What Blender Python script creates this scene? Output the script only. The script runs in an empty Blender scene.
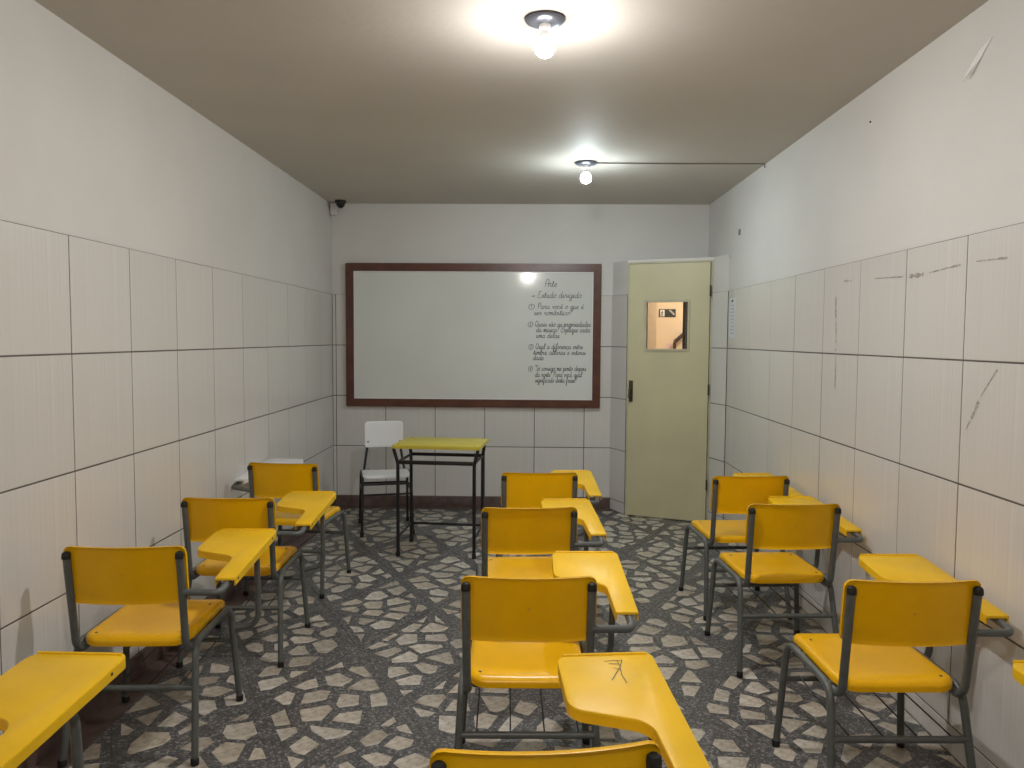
import bpy, bmesh, math, random
from mathutils import Vector, Matrix
random.seed(7)
PI = math.pi
scene = bpy.context.scene
COL = scene.collection

# ------------------------------------------------------------------ camera
FPX, EYE = 770.0, 1.545
PITCH = math.atan(46 / 770)
YAW = math.atan(15 / 770 * math.cos(PITCH))
ROLL = math.radians(0.35)
fw = Vector((-math.sin(YAW) * math.cos(PITCH), math.cos(YAW) * math.cos(PITCH), -math.sin(PITCH)))
r0 = Vector((math.cos(YAW), math.sin(YAW), 0)); u0 = r0.cross(fw)
cr = math.cos(ROLL) * r0 + math.sin(ROLL) * u0
cu = -math.sin(ROLL) * r0 + math.cos(ROLL) * u0
EYEP = Vector((0, 0, EYE))
cam_d = bpy.data.cameras.new('camera'); cam = bpy.data.objects.new('camera', cam_d); COL.objects.link(cam)
cam_d.sensor_fit = 'HORIZONTAL'; cam_d.sensor_width = 36; cam_d.lens = FPX / 1024 * 36
cam_d.clip_start = 0.02; cam_d.clip_end = 60
m3 = Matrix((cr, cu, -fw)).transposed()
cam.matrix_world = Matrix.Translation(EYEP) @ m3.to_4x4()
scene.camera = cam

def ray(x, y): return fw + (x - 512) / FPX * cr - (y - 384) / FPX * cu
def at_y(x, y, Y): d = ray(x, y); return EYEP + d * (Y / d.y)
def to_px(p):
    d = Vector(p) - EYEP; z = d.dot(fw)
    if z < 0.05: return None
    return 512 + FPX * d.dot(cr) / z, 384 - FPX * d.dot(cu) / z

# ------------------------------------------------------------------ world, exposure
w = bpy.data.worlds.new('world'); scene.world = w; w.use_nodes = True
w.node_tree.nodes['Background'].inputs[0].default_value = (0.6, 0.6, 0.62, 1)
w.node_tree.nodes['Background'].inputs[1].default_value = 0.02
vs = scene.view_settings
vs.view_transform = 'Standard'; vs.look = 'None'; vs.gamma = 1.0; vs.use_curve_mapping = False
vs.exposure = 2.5
BULB_NEAR, BULB_FAR, BULB_ADDED, BULB_HALL = 340.0, 205.0, 290.0, 280.0
BULB_TOP = 7.0   # the back of the globe sends out far less than its dome

# ------------------------------------------------------------------ room numbers (metres)
XL, XR, YB, YF, HC = -1.758, 1.600, 6.93, -1.30, 2.735
ROWS = [1.930, 1.473, 1.016, 0.559, 0.102]

# ------------------------------------------------------------------ materials
def mat(name, col, rough=0.6, metal=0.0, var=0.0, vscale=6.0, bump=0.0, bscale=60.0, spec=0.5, coat=0.0, emit=None, col2=None, detail=4):
    m = bpy.data.materials.new(name); m.use_nodes = True
    nt = m.node_tree; b = nt.nodes['Principled BSDF']
    b.inputs['Base Color'].default_value = (*col, 1); b.inputs['Roughness'].default_value = rough
    b.inputs['Metallic'].default_value = metal
    b.inputs['Specular IOR Level'].default_value = spec
    b.inputs['Coat Weight'].default_value = coat
    tc = nt.nodes.new('ShaderNodeTexCoord')
    if var or col2:
        n = nt.nodes.new('ShaderNodeTexNoise'); n.inputs['Scale'].default_value = vscale; n.inputs['Detail'].default_value = detail
        nt.links.new(tc.outputs['Object'], n.inputs['Vector'])
        r = nt.nodes.new('ShaderNodeValToRGB')
        c2 = col2 or tuple(c * (1 - var) for c in col)
        r.color_ramp.elements[0].position = 0.35; r.color_ramp.elements[1].position = 0.65
        r.color_ramp.elements[0].color = (*c2, 1); r.color_ramp.elements[1].color = (*col, 1)
        nt.links.new(n.outputs['Fac'], r.inputs['Fac']); nt.links.new(r.outputs['Color'], b.inputs['Base Color'])
    if bump:
        n2 = nt.nodes.new('ShaderNodeTexNoise'); n2.inputs['Scale'].default_value = bscale; n2.inputs['Detail'].default_value = 3
        nt.links.new(tc.outputs['Object'], n2.inputs['Vector'])
        bp = nt.nodes.new('ShaderNodeBump'); bp.inputs['Strength'].default_value = bump; bp.inputs['Distance'].default_value = 0.01
        nt.links.new(n2.outputs['Fac'], bp.inputs['Height']); nt.links.new(bp.outputs['Normal'], b.inputs['Normal'])
    if emit:
        b.inputs['Emission Color'].default_value = (*emit[0], 1); b.inputs['Emission Strength'].default_value = emit[1]
    return m

def tile_mat():
    m = mat('glazed_tile', (0.70, 0.665, 0.62), 0.22)
    nt = m.node_tree; b = nt.nodes['Principled BSDF']
    tc = nt.nodes.new('ShaderNodeTexCoord')
    mp = nt.nodes.new('ShaderNodeMapping'); mp.inputs['Scale'].default_value = (150, 150, 1.2)
    nt.links.new(tc.outputs['Object'], mp.inputs['Vector'])
    n = nt.nodes.new('ShaderNodeTexNoise'); n.inputs['Scale'].default_value = 1.0; n.inputs['Detail'].default_value = 2
    nt.links.new(mp.outputs['Vector'], n.inputs['Vector'])
    r = nt.nodes.new('ShaderNodeValToRGB')
    r.color_ramp.elements[0].position = 0.3; r.color_ramp.elements[1].position = 0.7
    r.color_ramp.elements[0].color = (0.64, 0.62, 0.59, 1); r.color_ramp.elements[1].color = (0.70, 0.68, 0.65, 1)
    nt.links.new(n.outputs['Fac'], r.inputs['Fac'])
    oi = nt.nodes.new('ShaderNodeObjectInfo')
    mr = nt.nodes.new('ShaderNodeMapRange'); mr.inputs['To Min'].default_value = 0.98; mr.inputs['To Max'].default_value = 1.02
    nt.links.new(oi.outputs['Random'], mr.inputs['Value'])
    mx = nt.nodes.new('ShaderNodeVectorMath'); mx.operation = 'SCALE'
    nt.links.new(r.outputs['Color'], mx.inputs[0]); nt.links.new(mr.outputs['Result'], mx.inputs['Scale'])
    nt.links.new(mx.outputs['Vector'], b.inputs['Base Color'])
    bp = nt.nodes.new('ShaderNodeBump'); bp.inputs['Strength'].default_value = 0.12; bp.inputs['Distance'].default_value = 0.002
    nt.links.new(n.outputs['Fac'], bp.inputs['Height']); nt.links.new(bp.outputs['Normal'], b.inputs['Normal'])
    return m

def mortar_mat():
    m = mat('terrazzo_mortar', (0.1, 0.1, 0.1), 0.38)
    nt = m.node_tree; b = nt.nodes['Principled BSDF']
    tc = nt.nodes.new('ShaderNodeTexCoord')
    v = nt.nodes.new('ShaderNodeTexVoronoi'); v.inputs['Scale'].default_value = 120
    nt.links.new(tc.outputs['Object'], v.inputs['Vector'])
    sp = nt.nodes.new('ShaderNodeSeparateColor'); nt.links.new(v.outputs['Color'], sp.inputs['Color'])
    r = nt.nodes.new('ShaderNodeValToRGB')
    r.color_ramp.elements[0].position = 0.0; r.color_ramp.elements[0].color = (0.045, 0.045, 0.047, 1)
    r.color_ramp.elements[1].position = 1.0; r.color_ramp.elements[1].color = (0.28, 0.275, 0.265, 1)
    e = r.color_ramp.elements.new(0.72); e.color = (0.110, 0.109, 0.110, 1)
    nt.links.new(sp.outputs['Red'], r.inputs['Fac']); nt.links.new(r.outputs['Color'], b.inputs['Base Color'])
    return m

def stone_mat():
    m = mat('marble_chip', (0.5, 0.48, 0.43), 0.35)
    nt = m.node_tree; b = nt.nodes['Principled BSDF']
    tc = nt.nodes.new('ShaderNodeTexCoord')
    at = nt.nodes.new('ShaderNodeAttribute'); at.attribute_name = 'tone'
    n = nt.nodes.new('ShaderNodeTexNoise'); n.inputs['Scale'].default_value = 18; n.inputs['Detail'].default_value = 6; n.inputs['Distortion'].default_value = 1.2
    nt.links.new(tc.outputs['Object'], n.inputs['Vector'])
    r = nt.nodes.new('ShaderNodeValToRGB')
    r.color_ramp.elements[0].position = 0.36; r.color_ramp.elements[0].color = (0.62, 0.57, 0.50, 1)
    r.color_ramp.elements[1].position = 0.58; r.color_ramp.elements[1].color = (1, 1, 1, 1)
    nt.links.new(n.outputs['Fac'], r.inputs['Fac'])
    mx = nt.nodes.new('ShaderNodeMix'); mx.data_type = 'RGBA'; mx.blend_type = 'MULTIPLY'; mx.inputs['Factor'].default_value = 1.0
    nt.links.new(at.outputs['Color'], mx.inputs['A']); nt.links.new(r.outputs['Color'], mx.inputs['B'])
    nt.links.new(mx.outputs['Result'], b.inputs['Base Color'])
    return m

def glass_mat():
    m = bpy.data.materials.new('clear_pane'); m.use_nodes = True
    nt = m.node_tree; nt.nodes.clear()
    o = nt.nodes.new('ShaderNodeOutputMaterial'); t = nt.nodes.new('ShaderNodeBsdfTransparent'); g = nt.nodes.new('ShaderNodeBsdfGlossy')
    g.inputs['Roughness'].default_value = 0.03; t.inputs['Color'].default_value = (0.95, 0.96, 0.95, 1)
    mx = nt.nodes.new('ShaderNodeMixShader'); mx.inputs[0].default_value = 0.05
    nt.links.new(t.outputs[0], mx.inputs[1]); nt.links.new(g.outputs[0], mx.inputs[2]); nt.links.new(mx.outputs[0], o.inputs[0])
    return m

M = dict(
    paint=mat('wall_paint', (0.70, 0.685, 0.655), 0.62, var=0.05, vscale=2.0, bump=0.10, bscale=45),
    ceil=mat('ceiling_paint', (0.60, 0.565, 0.51), 0.7, var=0.06, vscale=1.4, bump=0.12, bscale=25),
    tile=tile_mat(), grout=mat('grout', (0.13, 0.115, 0.10), 0.9, var=0.3, vscale=8),
    mortar=mortar_mat(), stone=stone_mat(),
    base=mat('red_baseboard', (0.15, 0.10, 0.088), 0.45, var=0.35, vscale=14, bump=0.1),
    yellow=mat('yellow_plastic', (0.88, 0.475, 0.002), 0.27, var=0.06, vscale=9, spec=0.3),
    tablet=mat('yellow_tablet', (0.88, 0.535, 0.012), 0.40, var=0.10, vscale=7, spec=0.3),
    rim=mat('yellow_rim', (0.72, 0.36, 0.004), 0.35),
    steel=mat('grey_painted_steel', (0.115, 0.125, 0.118), 0.38, var=0.2, vscale=20, spec=0.5),
    black=mat('black_painted_steel', (0.012, 0.012, 0.013), 0.4),
    rubber=mat('black_rubber', (0.008, 0.008, 0.008), 0.6),
    rivet=mat('dark_rivet', (0.05, 0.035, 0.02), 0.5),
    whiteplastic=mat('white_laminate', (0.80, 0.80, 0.80), 0.3),
    limetop=mat('lime_laminate', (0.60, 0.50, 0.05), 0.35, var=0.1, vscale=10),
    wood=mat('brown_wood', (0.125, 0.045, 0.028), 0.30, var=0.35, vscale=12),
    board=mat('whiteboard_enamel', (0.72, 0.735, 0.70), 0.10, var=0.06, vscale=1.6),
    ink=mat('marker_ink', (0.06, 0.06, 0.07), 0.6),
    door=mat('green_cream_door', (0.61, 0.565, 0.36), 0.42, var=0.10, vscale=2.5, bump=0.05),
    frame=mat('cream_door_frame', (0.55, 0.52, 0.36), 0.5, var=0.2, vscale=8),
    brass=mat('worn_brass', (0.10, 0.085, 0.055), 0.35, metal=0.7),
    canopy=mat('grey_canopy', (0.16, 0.17, 0.20), 0.3, metal=0.5),
    neck=mat('bulb_neck', (0.8, 0.78, 0.76), 0.4),
    cable=mat('grey_cable', (0.20, 0.18, 0.15), 0.6),
    dome=mat('black_dome', (0.006, 0.006, 0.008), 0.08),
    paper=mat('white_paper', (0.80, 0.80, 0.80), 0.6),
    paper2=mat('notice_paper', (0.70, 0.73, 0.76), 0.4),
    greyink=mat('grey_print', (0.50, 0.53, 0.56), 0.6),
    hall=mat('hall_wall_paint', (0.80, 0.66, 0.50), 0.7, var=0.05, vscale=2),
    hallfloor=mat('hall_floor', (0.25, 0.23, 0.21), 0.5, var=0.3, vscale=10),
    rail=mat('dark_handrail', (0.035, 0.016, 0.012), 0.4),
    signblack=mat('sign_black', (0.010, 0.014, 0.014), 0.4),
    pink=mat('pink_paper', (0.75, 0.55, 0.60), 0.6),
    scuff=mat('dark_scuff', (0.20, 0.17, 0.15), 0.8, var=0.5, vscale=90, col2=(0.55, 0.52, 0.48)),
    softscuff=mat('faint_smear', (0.58, 0.55, 0.50), 0.4, var=0.05, vscale=12),
    glass=glass_mat(),
    bulb_near=mat('lit_bulb_near', (1, 1, 1), 0.4, emit=((1.0, 0.965, 0.945), BULB_NEAR)),
    bulb_far=mat('lit_bulb_far', (1, 1, 1), 0.4, emit=((0.86, 0.975, 1.0), BULB_FAR)),
    bulb_added=mat('lit_bulb_added', (1, 1, 1), 0.4, emit=((1.0, 0.945, 0.90), BULB_ADDED)),
    bulb_hall=mat('lit_bulb_hall', (1, 1, 1), 0.4, emit=((1.0, 0.88, 0.70), BULB_HALL)),
)

for k_, c_ in (('bulb_near', (1.0, 0.965, 0.945)), ('bulb_far', (0.86, 0.975, 1.0)), ('bulb_added', (1.0, 0.945, 0.90)), ('bulb_hall', (1.0, 0.88, 0.70))):
    M[k_ + '_top'] = mat('lit_globe_back_' + k_, (1, 1, 1), 0.4, emit=(c_, BULB_TOP))
# ------------------------------------------------------------------ helpers
def mesh_of(name, bm, m, smooth=None):
    bmesh.ops.recalc_face_normals(bm, faces=bm.faces[:])
    me = bpy.data.meshes.new(name); bm.to_mesh(me); bm.free()
    if m: me.materials.append(M[m])
    if smooth is not None:
        me.shade_smooth(); me.set_sharp_from_angle(angle=math.radians(smooth))
    return me
def obj(name, me, parent=None, loc=None):
    o = bpy.data.objects.new(name, me); COL.objects.link(o)
    if parent: o.parent = parent
    if loc: o.location = loc
    return o
def tag(o, label, cat, group=None, kind=None):
    o['label'] = label; o['category'] = cat
    if group: o['group'] = group
    if kind: o['kind'] = kind
    return o
def thing(name, label, cat, loc=(0, 0, 0), rz=0, group=None):
    o = bpy.data.objects.new(name, None); COL.objects.link(o)
    o.empty_display_size = 0.1
    o.location = loc; o.rotation_euler = (0, 0, rz)
    return tag(o, label, cat, group)
def add_box(bm, x0, x1, y0, y1, z0, z1):
    v = [bm.verts.new((x, y, z)) for x in (x0, x1) for y in (y0, y1) for z in (z0, z1)]
    for f in ((0, 1, 3, 2), (4, 6, 7, 5), (0, 4, 5, 1), (2, 3, 7, 6), (0, 2, 6, 4), (1, 5, 7, 3)):
        bm.faces.new([v[i] for i in f])
def box(*a): bm = bmesh.new(); add_box(bm, *a); return bm
def bbox(*a, b=0.004, seg=2):
    bm = box(*a); bmesh.ops.bevel(bm, geom=bm.edges[:], offset=b, segments=seg, affect='EDGES', profile=0.5); return bm
def prism(pts, z0, z1):
    bm = bmesh.new()
    a = [bm.verts.new((p[0], p[1], z0)) for p in pts]; b = [bm.verts.new((p[0], p[1], z1)) for p in pts]
    bm.faces.new(a[::-1]); bm.faces.new(b); n = len(pts)
    for i in range(n): bm.faces.new((a[i], a[(i + 1) % n], b[(i + 1) % n], b[i]))
    return bm
def holed(x0, x1, z0, z1, hx0, hx1, hz0, hz1, y0, y1, bm=None):
    """slab in the XZ plane with a rectangular hole"""
    bm = bm or bmesh.new()
    def ring(y): return [[bm.verts.new((x, y, z)) for x, z in ((a0, c0), (a1, c0), (a1, c1), (a0, c1))] for a0, a1, c0, c1 in ((x0, x1, z0, z1), (hx0, hx1, hz0, hz1))]
    A, B = ring(y0), ring(y1)
    for i in range(4):
        j = (i + 1) % 4
        bm.faces.new((A[0][i], A[0][j], A[1][j], A[1][i])); bm.faces.new((B[0][i], B[1][i], B[1][j], B[0][j]))
        bm.faces.new((A[0][i], B[0][i], B[0][j], A[0][j])); bm.faces.new((A[1][i], A[1][j], B[1][j], B[1][i]))
    return bm
def fillet(pts, rad, n=5, closed=False):
    pts = [Vector(p) for p in pts]; out = []; N = len(pts)
    rr = rad if isinstance(rad, (list, tuple)) else [rad] * N
    for i, p in enumerate(pts):
        if not closed and i in (0, N - 1): out.append(p); continue
        a, c = pts[i - 1], pts[(i + 1) % N]
        d1, d2 = (a - p), (c - p); l1, l2 = d1.length, d2.length; d1 /= l1; d2 /= l2
        ang = d1.angle(d2)
        if ang > PI - 0.02 or rr[i] <= 0: out.append(p); continue
        t = min(rr[i] / math.tan(ang / 2), l1 * 0.49, l2 * 0.49); r = t * math.tan(ang / 2)
        s, e = p + d1 * t, p + d2 * t
        cen = p + (d1 + d2).normalized() * (r / math.sin(ang / 2))
        vs_, ve = s - cen, e - cen
        tot = vs_.angle(ve)
        for k in range(n + 1):
            q = k / n
            out.append(cen + (vs_ * math.sin((1 - q) * tot) + ve * math.sin(q * tot)) / math.sin(tot))
    return out
def add_tube(bm, path, r, seg=10, cap=True):
    path = [Vector(p) for p in path]; rings = []
    t0 = (path[1] - path[0]).normalized()
    up = Vector((0, 0, 1)) if abs(t0.z) < 0.9 else Vector((1, 0, 0))
    nrm = (up - t0 * up.dot(t0)).normalized(); prev = t0
    for i, p in enumerate(path):
        a = path[i] - path[i - 1] if i else path[1] - path[0]
        c = path[i + 1] - path[i] if i < len(path) - 1 else a
        t = (a.normalized() + c.normalized()).normalized()
        q = prev.rotation_difference(t); nrm = (q @ nrm); nrm = (nrm - t * nrm.dot(t)).normalized(); prev = t
        bn = t.cross(nrm); rad = r[i] if isinstance(r, (list, tuple)) else r
        rings.append([bm.verts.new(p + (nrm * math.cos(2 * PI * k / seg) + bn * math.sin(2 * PI * k / seg)) * rad) for k in range(seg)])
    for A, B in zip(rings, rings[1:]):
        for k in range(seg): bm.faces.new((A[k], A[(k + 1) % seg], B[(k + 1) % seg], B[k]))
    if cap: bm.faces.new(rings[0][::-1]); bm.faces.new(rings[-1])
def tube(path, r, seg=10): bm = bmesh.new(); add_tube(bm, path, r, seg); return bm
def lathe(prof, seg=24):
    bm = bmesh.new(); rings = []
    for r, z in prof:
        rings.append([bm.verts.new((r * math.cos(2 * PI * k / seg), r * math.sin(2 * PI * k / seg), z)) for k in range(seg)] if r > 1e-6 else [bm.verts.new((0, 0, z))])
    for A, B in zip(rings, rings[1:]):
        for k in range(seg):
            if len(A) == 1: bm.faces.new((A[0], B[k], B[(k + 1) % seg]))
            elif len(B) == 1: bm.faces.new((A[k], B[0], A[(k + 1) % seg]))
            else: bm.faces.new((A[k], A[(k + 1) % seg], B[(k + 1) % seg], B[k]))
    return bm
def sheet(fn, nu, nv, thick):
    """closed curved panel: fn(u,v)->Vector front surface, thick: Vector offset to the back"""
    bm = bmesh.new(); T = Vector(thick)
    A = [[bm.verts.new(fn(i / nu * 2 - 1, j / nv * 2 - 1)) for j in range(nv + 1)] for i in range(nu + 1)]
    B = [[bm.verts.new(a.co + T) for a in row] for row in A]
    for i in range(nu):
        for j in range(nv):
            bm.faces.new((A[i][j], A[i + 1][j], A[i + 1][j + 1], A[i][j + 1]))
            bm.faces.new((B[i][j], B[i][j + 1], B[i + 1][j + 1], B[i + 1][j]))
    bd = [(i, 0) for i in range(nu)] + [(nu, j) for j in range(nv)] + [(i, nv) for i in range(nu, 0, -1)] + [(0, j) for j in range(nv, 0, -1)]
    for k in range(len(bd)):
        a, b = bd[k], bd[(k + 1) % len(bd)]
        bm.faces.new((A[a[0]][a[1]], B[a[0]][a[1]], B[b[0]][b[1]], A[b[0]][b[1]]))
    return bm
def rounded(u, v, W, D, r):
    """square [-1,1]^2 -> rounded rectangle"""
    y = v * D / 2; e = abs(y) - (D / 2 - r)
    hw = W / 2 if e <= 0 else W / 2 - r + math.sqrt(max(0, r * r - e * e))
    x = u * hw
    return x, y, min(hw - abs(x), D / 2 - abs(y))
def ease(t): # denser rows toward both borders
    return math.sin(t * PI / 2)
def plate(outline, zf, thick, bev):
    """flat-ish slab from a 2D outline with softened top edge; zf(x,y) top height"""
    n = len(outline); bm = bmesh.new()
    P = [Vector((p[0], p[1])) for p in outline]
    area = sum(P[i].x * P[(i + 1) % n].y - P[(i + 1) % n].x * P[i].y for i in range(n))
    sg = 1 if area > 0 else -1
    ins = []
    for i in range(n):
        a = (P[i] - P[i - 1]).normalized(); b = (P[(i + 1) % n] - P[i]).normalized()
        t = (a + b).normalized(); ins.append(P[i] + Vector((-t.y, t.x)) * sg * bev)
    mid = [(P[i] * 0.7 + ins[i] * 0.3) for i in range(n)]
    R = [[bm.verts.new((p.x, p.y, zf(p.x, p.y) - d)) for p in Q] for Q, d in ((P, thick), (P, bev), (mid, bev * 0.3), (ins, 0))]
    for A, B in zip(R, R[1:]):
        for i in range(n): bm.faces.new((A[i], A[(i + 1) % n], B[(i + 1) % n], B[i]))
    bm.faces.new(R[-1]); bm.faces.new(R[0][::-1])
    return bm
def copy_tree(o, parent=None):
    c = o.copy(); COL.objects.link(c); c.parent = parent
    for ch in list(o.children): copy_tree(ch, c)
    return c

# ------------------------------------------------------------------ room shell
T = 0.12
WF = 0.007   # tiles stand this far in front of the plaster
def struct(name, bm, m, label, cat='wall'):
    return tag(obj(name, mesh_of(name, bm, m)), label, cat, kind='structure')
floor = struct('floor', box(XL - T, XR + T, YF - T, YB + T, -0.1, 0), 'mortar', 'dark grey terrazzo floor set with broken pale stones', 'floor')
ceiling = struct('ceiling', box(XL - T, XR + T, YF - T, YB + T, HC, HC + 0.1), 'ceil', 'plain beige painted ceiling with bare bulbs', 'ceiling')
wl = struct('wall_left', box(XL - T, XL - WF, YF, YB, 0, HC), 'paint', 'left wall, white paint above pale glazed tiles')
wr = struct('wall_right', box(XR + WF, XR + T, YF, YB, 0, HC), 'paint', 'right wall beside the door, paint above pale tiles')
OPX0, OPX1 = 1.00, 1.415
bmb = holed(XL - T, XR + T, 0, HC, OPX0, OPX1, 0.02, 2.15, YB + WF, YB + T)
wb = struct('wall_back', bmb, 'paint', 'back wall behind the whiteboard, paint above pale tiles')
wfr = struct('wall_front', box(XL - T, XR + T, YF - T, YF, 0, HC), 'paint', 'plain painted wall behind the viewer')

TILES = {}
def tile_mesh(wd, ht):
    k = (round(wd, 3), round(ht, 3))
    if k not in TILES:
        g = 0.0029
        bm = bmesh.new()
        x0, x1, z0, z1 = g, wd - g, g, ht - g; b = 0.0015
        A = [bm.verts.new(p) for p in ((x0, 0, z0), (x1, 0, z0), (x1, 0, z1), (x0, 0, z1))]
        B = [bm.verts.new(p) for p in ((x0, -WF + b, z0), (x1, -WF + b, z0), (x1, -WF + b, z1), (x0, -WF + b, z1))]
        C_ = [bm.verts.new(p) for p in ((x0 + b, -WF, z0 + b), (x1 - b, -WF, z0 + b), (x1 - b, -WF, z1 - b), (x0 + b, -WF, z1 - b))]
        for P, Q in ((A, B), (B, C_)):
            for i in range(4): bm.faces.new((P[i], P[(i + 1) % 4], Q[(i + 1) % 4], Q[i]))
        bm.faces.new(C_)
        TILES[k] = mesh_of('tile', bm, 'tile')
    return TILES[k]
def tile_run(parent, origin, rz, length, cuts, rows=ROWS):
    """tiles along local +x of a plaster face; local -y faces the room"""
    cuts = [0.0] + [c for c in sorted(cuts) if 0.03 < c < length - 0.03] + [length]
    mt = Matrix.Translation(origin) @ Matrix.Rotation(rz, 4, 'Z')
    for a, b in zip(cuts, cuts[1:]):
        for zt, zb in zip(rows, rows[1:]):
            o = obj('tile', tile_mesh(b - a, zt - zb), parent)
            jit = Matrix.Translation((a, random.uniform(-0.0006, 0.0006), zb))
            o.matrix_world = mt @ jit
    bed = obj('grout_bed', mesh_of('grout_bed', box(0.0005, length - 0.0005, -0.0056, -0.0002, rows[-1] - 0.004, rows[0] - 0.0012), 'grout'), parent)
    bed.matrix_world = mt
# left wall: local x runs along +Y, local -y = +X  -> rotate +90
def rng(phase, step, a, b):
    k0 = math.ceil((a - phase) / step); return [phase + step * k for k in range(k0, int((b - phase) / step) + 1)]
tile_run(wl, (XL - WF, YF, 0), PI / 2, YB - YF, [c - YF for c in rng(2.942, 0.45, YF, YB)])
YK = 6.19    # where the door corner meets the right wall
tile_run(wr, (XR + WF, YK, 0), -PI / 2, YK - YF, [YK - c for c in rng(2.86, 0.45, YF, YK)])
XK = 0.762   # where the door corner meets the back wall
tile_run(wb, (XL, YB + WF, 0), 0, XK - XL, [c - XL for c in rng(-1.278, 0.449, XL, XK)])

bsl = struct('baseboard_left', bbox(XL - WF, XL + 0.006, YF, YB, 0.0, 0.102, b=0.003), 'base', 'dark red baseboard along the left wall', 'baseboard')
bsb = struct('baseboard_back', bbox(XL + 0.007, XK, YB - 0.012, YB + WF, 0.0, 0.102, b=0.003), 'base', 'dark red baseboard along the back wall under the board', 'baseboard')
bsr = struct('baseboard_right', bbox(XR - 0.003, XR + WF, YF, YK - 0.02, 0.0, 0.1, b=0.002), 'tile', 'low pale skirting strip along the right wall', 'baseboard')

# broken stones in the terrazzo -----------------------------------------------
def clip(poly, n, d):
    """keep n.p <= d"""
    out = []
    for i in range(len(poly)):
        p, q = poly[i], poly[(i + 1) % len(poly)]
        a, b = p[0] * n[0] + p[1] * n[1] - d, q[0] * n[0] + q[1] * n[1] - d
        if a <= 0: out.append(p)
        if a * b < 0:
            t = a / (a - b); out.append((p[0] + (q[0] - p[0]) * t, p[1] + (q[1] - p[1]) * t))
    return out
N1, N2 = (0.883, 0.469), (0.883, -0.469)     # normals of the two families of plain bands
O1, O2, SP, HB = 1.018, -0.849, 0.543, 0.036
X0, X1, Y0, Y1 = XL + 0.125, XR - 0.01, -0.6, YB - 0.10
rs = random.Random(11); pts = []; grid = {}; RAD = 0.124
for _ in range(40000):
    p = (rs.uniform(X0, X1), rs.uniform(Y0, Y1)); g = (int(p[0] // RAD), int(p[1] // RAD)); rr_ = RAD * rs.uniform(0.78, 1.15)
    if all((p[0] - q[0]) ** 2 + (p[1] - q[1]) ** 2 > rr_ * rr_ for a in (-2, -1, 0, 1, 2) for b in (-2, -1, 0, 1, 2) for q in grid.get((g[0] + a, g[1] + b), ())):
        pts.append(p); grid.setdefault(g, []).append(p)
# the diagonal corner with the door cuts the floor
DP, DQ = Vector((0.878, 6.698)), Vector((1.516, 6.434))
stones = []
for p in pts:
    poly = [(p[0] - .3, p[1] - .3), (p[0] + .3, p[1] - .3), (p[0] + .3, p[1] + .3), (p[0] - .3, p[1] + .3)]
    for n_, o_ in ((N1, O1), (N2, O2)):
        k = math.floor((p[0] * n_[0] + p[1] * n_[1] - o_) / SP)
        poly = clip(poly, n_, o_ + SP * (k + 1) - HB); poly = clip(poly, (-n_[0], -n_[1]), -(o_ + SP * k + HB))
    poly = clip(poly, (1, 0), X1); poly = clip(poly, (-1, 0), -X0); poly = clip(poly, (0, 1), Y1)
    g = (int(p[0] // RAD), int(p[1] // RAD))
    for a in range(-3, 4):
        for b in range(-3, 4):
            for q in grid.get((g[0] + a, g[1] + b), ()):
                if q is p or not poly: continue
                dx, dy = q[0] - p[0], q[1] - p[1]; L = math.hypot(dx, dy)
                h = math.sin((p[0] + q[0]) * 91 + (p[1] + q[1]) * 57) * 43758.5453; h -= math.floor(h)
                gap = 0.0115 + 0.0165 * h
                tilt = (h - 0.5) * 0.5
                n_ = (dx / L * math.cos(tilt) - dy / L * math.sin(tilt), dy / L * math.cos(tilt) + dx / L * math.sin(tilt)) if p < q else None
                if n_ is None:  # the same tilted border seen from the other stone
                    n0 = (-dx / L, -dy / L); n_ = (n0[0] * math.cos(tilt) - n0[1] * math.sin(tilt), n0[1] * math.cos(tilt) + n0[0] * math.sin(tilt)); n_ = (-n_[0], -n_[1])
                mx_, my_ = (p[0] + q[0]) / 2, (p[1] + q[1]) / 2
                poly = clip(poly, n_, n_[0] * mx_ + n_[1] * my_ - gap)
    if len(poly) < 3: continue
    lim = 0.022                                # drop very short edges
    q = []
    for v in poly:
        if not q or math.hypot(v[0] - q[-1][0], v[1] - q[-1][1]) > lim: q.append(v)
    if len(q) > 2 and math.hypot(q[0][0] - q[-1][0], q[0][1] - q[-1][1]) < lim: q.pop()
    if len(q) < 3: continue
    ar = abs(sum(q[i][0] * q[(i + 1) % len(q)][1] - q[(i + 1) % len(q)][0] * q[i][1] for i in range(len(q)))) / 2
    if ar < 0.0014: continue
    q = [(v[0] + rs.uniform(-.003, .003), v[1] + rs.uniform(-.003, .003)) for v in q]
    c = (sum(v[0] for v in q) / len(q), sum(v[1] for v in q) / len(q))
    if c[0] > 0.76 and (Vector(c) - Vector((XK, YB))).cross(Vector((XR, YK)) - Vector((XK, YB))) < 0.02: continue
    px = to_px((c[0], c[1], 0)); size = 0
    if px and -40 < px[0] < 1064 and px[1] < 800: size = ar / max(0.3, (Vector((c[0], c[1], 0)) - EYEP).length) ** 3
    base = rs.choice(((0.62, 0.58, 0.51), (0.58, 0.54, 0.47), (0.64, 0.61, 0.55), (0.53, 0.49, 0.42), (0.60, 0.55, 0.46)))
    f = rs.uniform(0.78, 1.02)
    stones.append((size, q, c, tuple(b * f for b in base)))
stones.sort(key=lambda s: -s[0])
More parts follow.
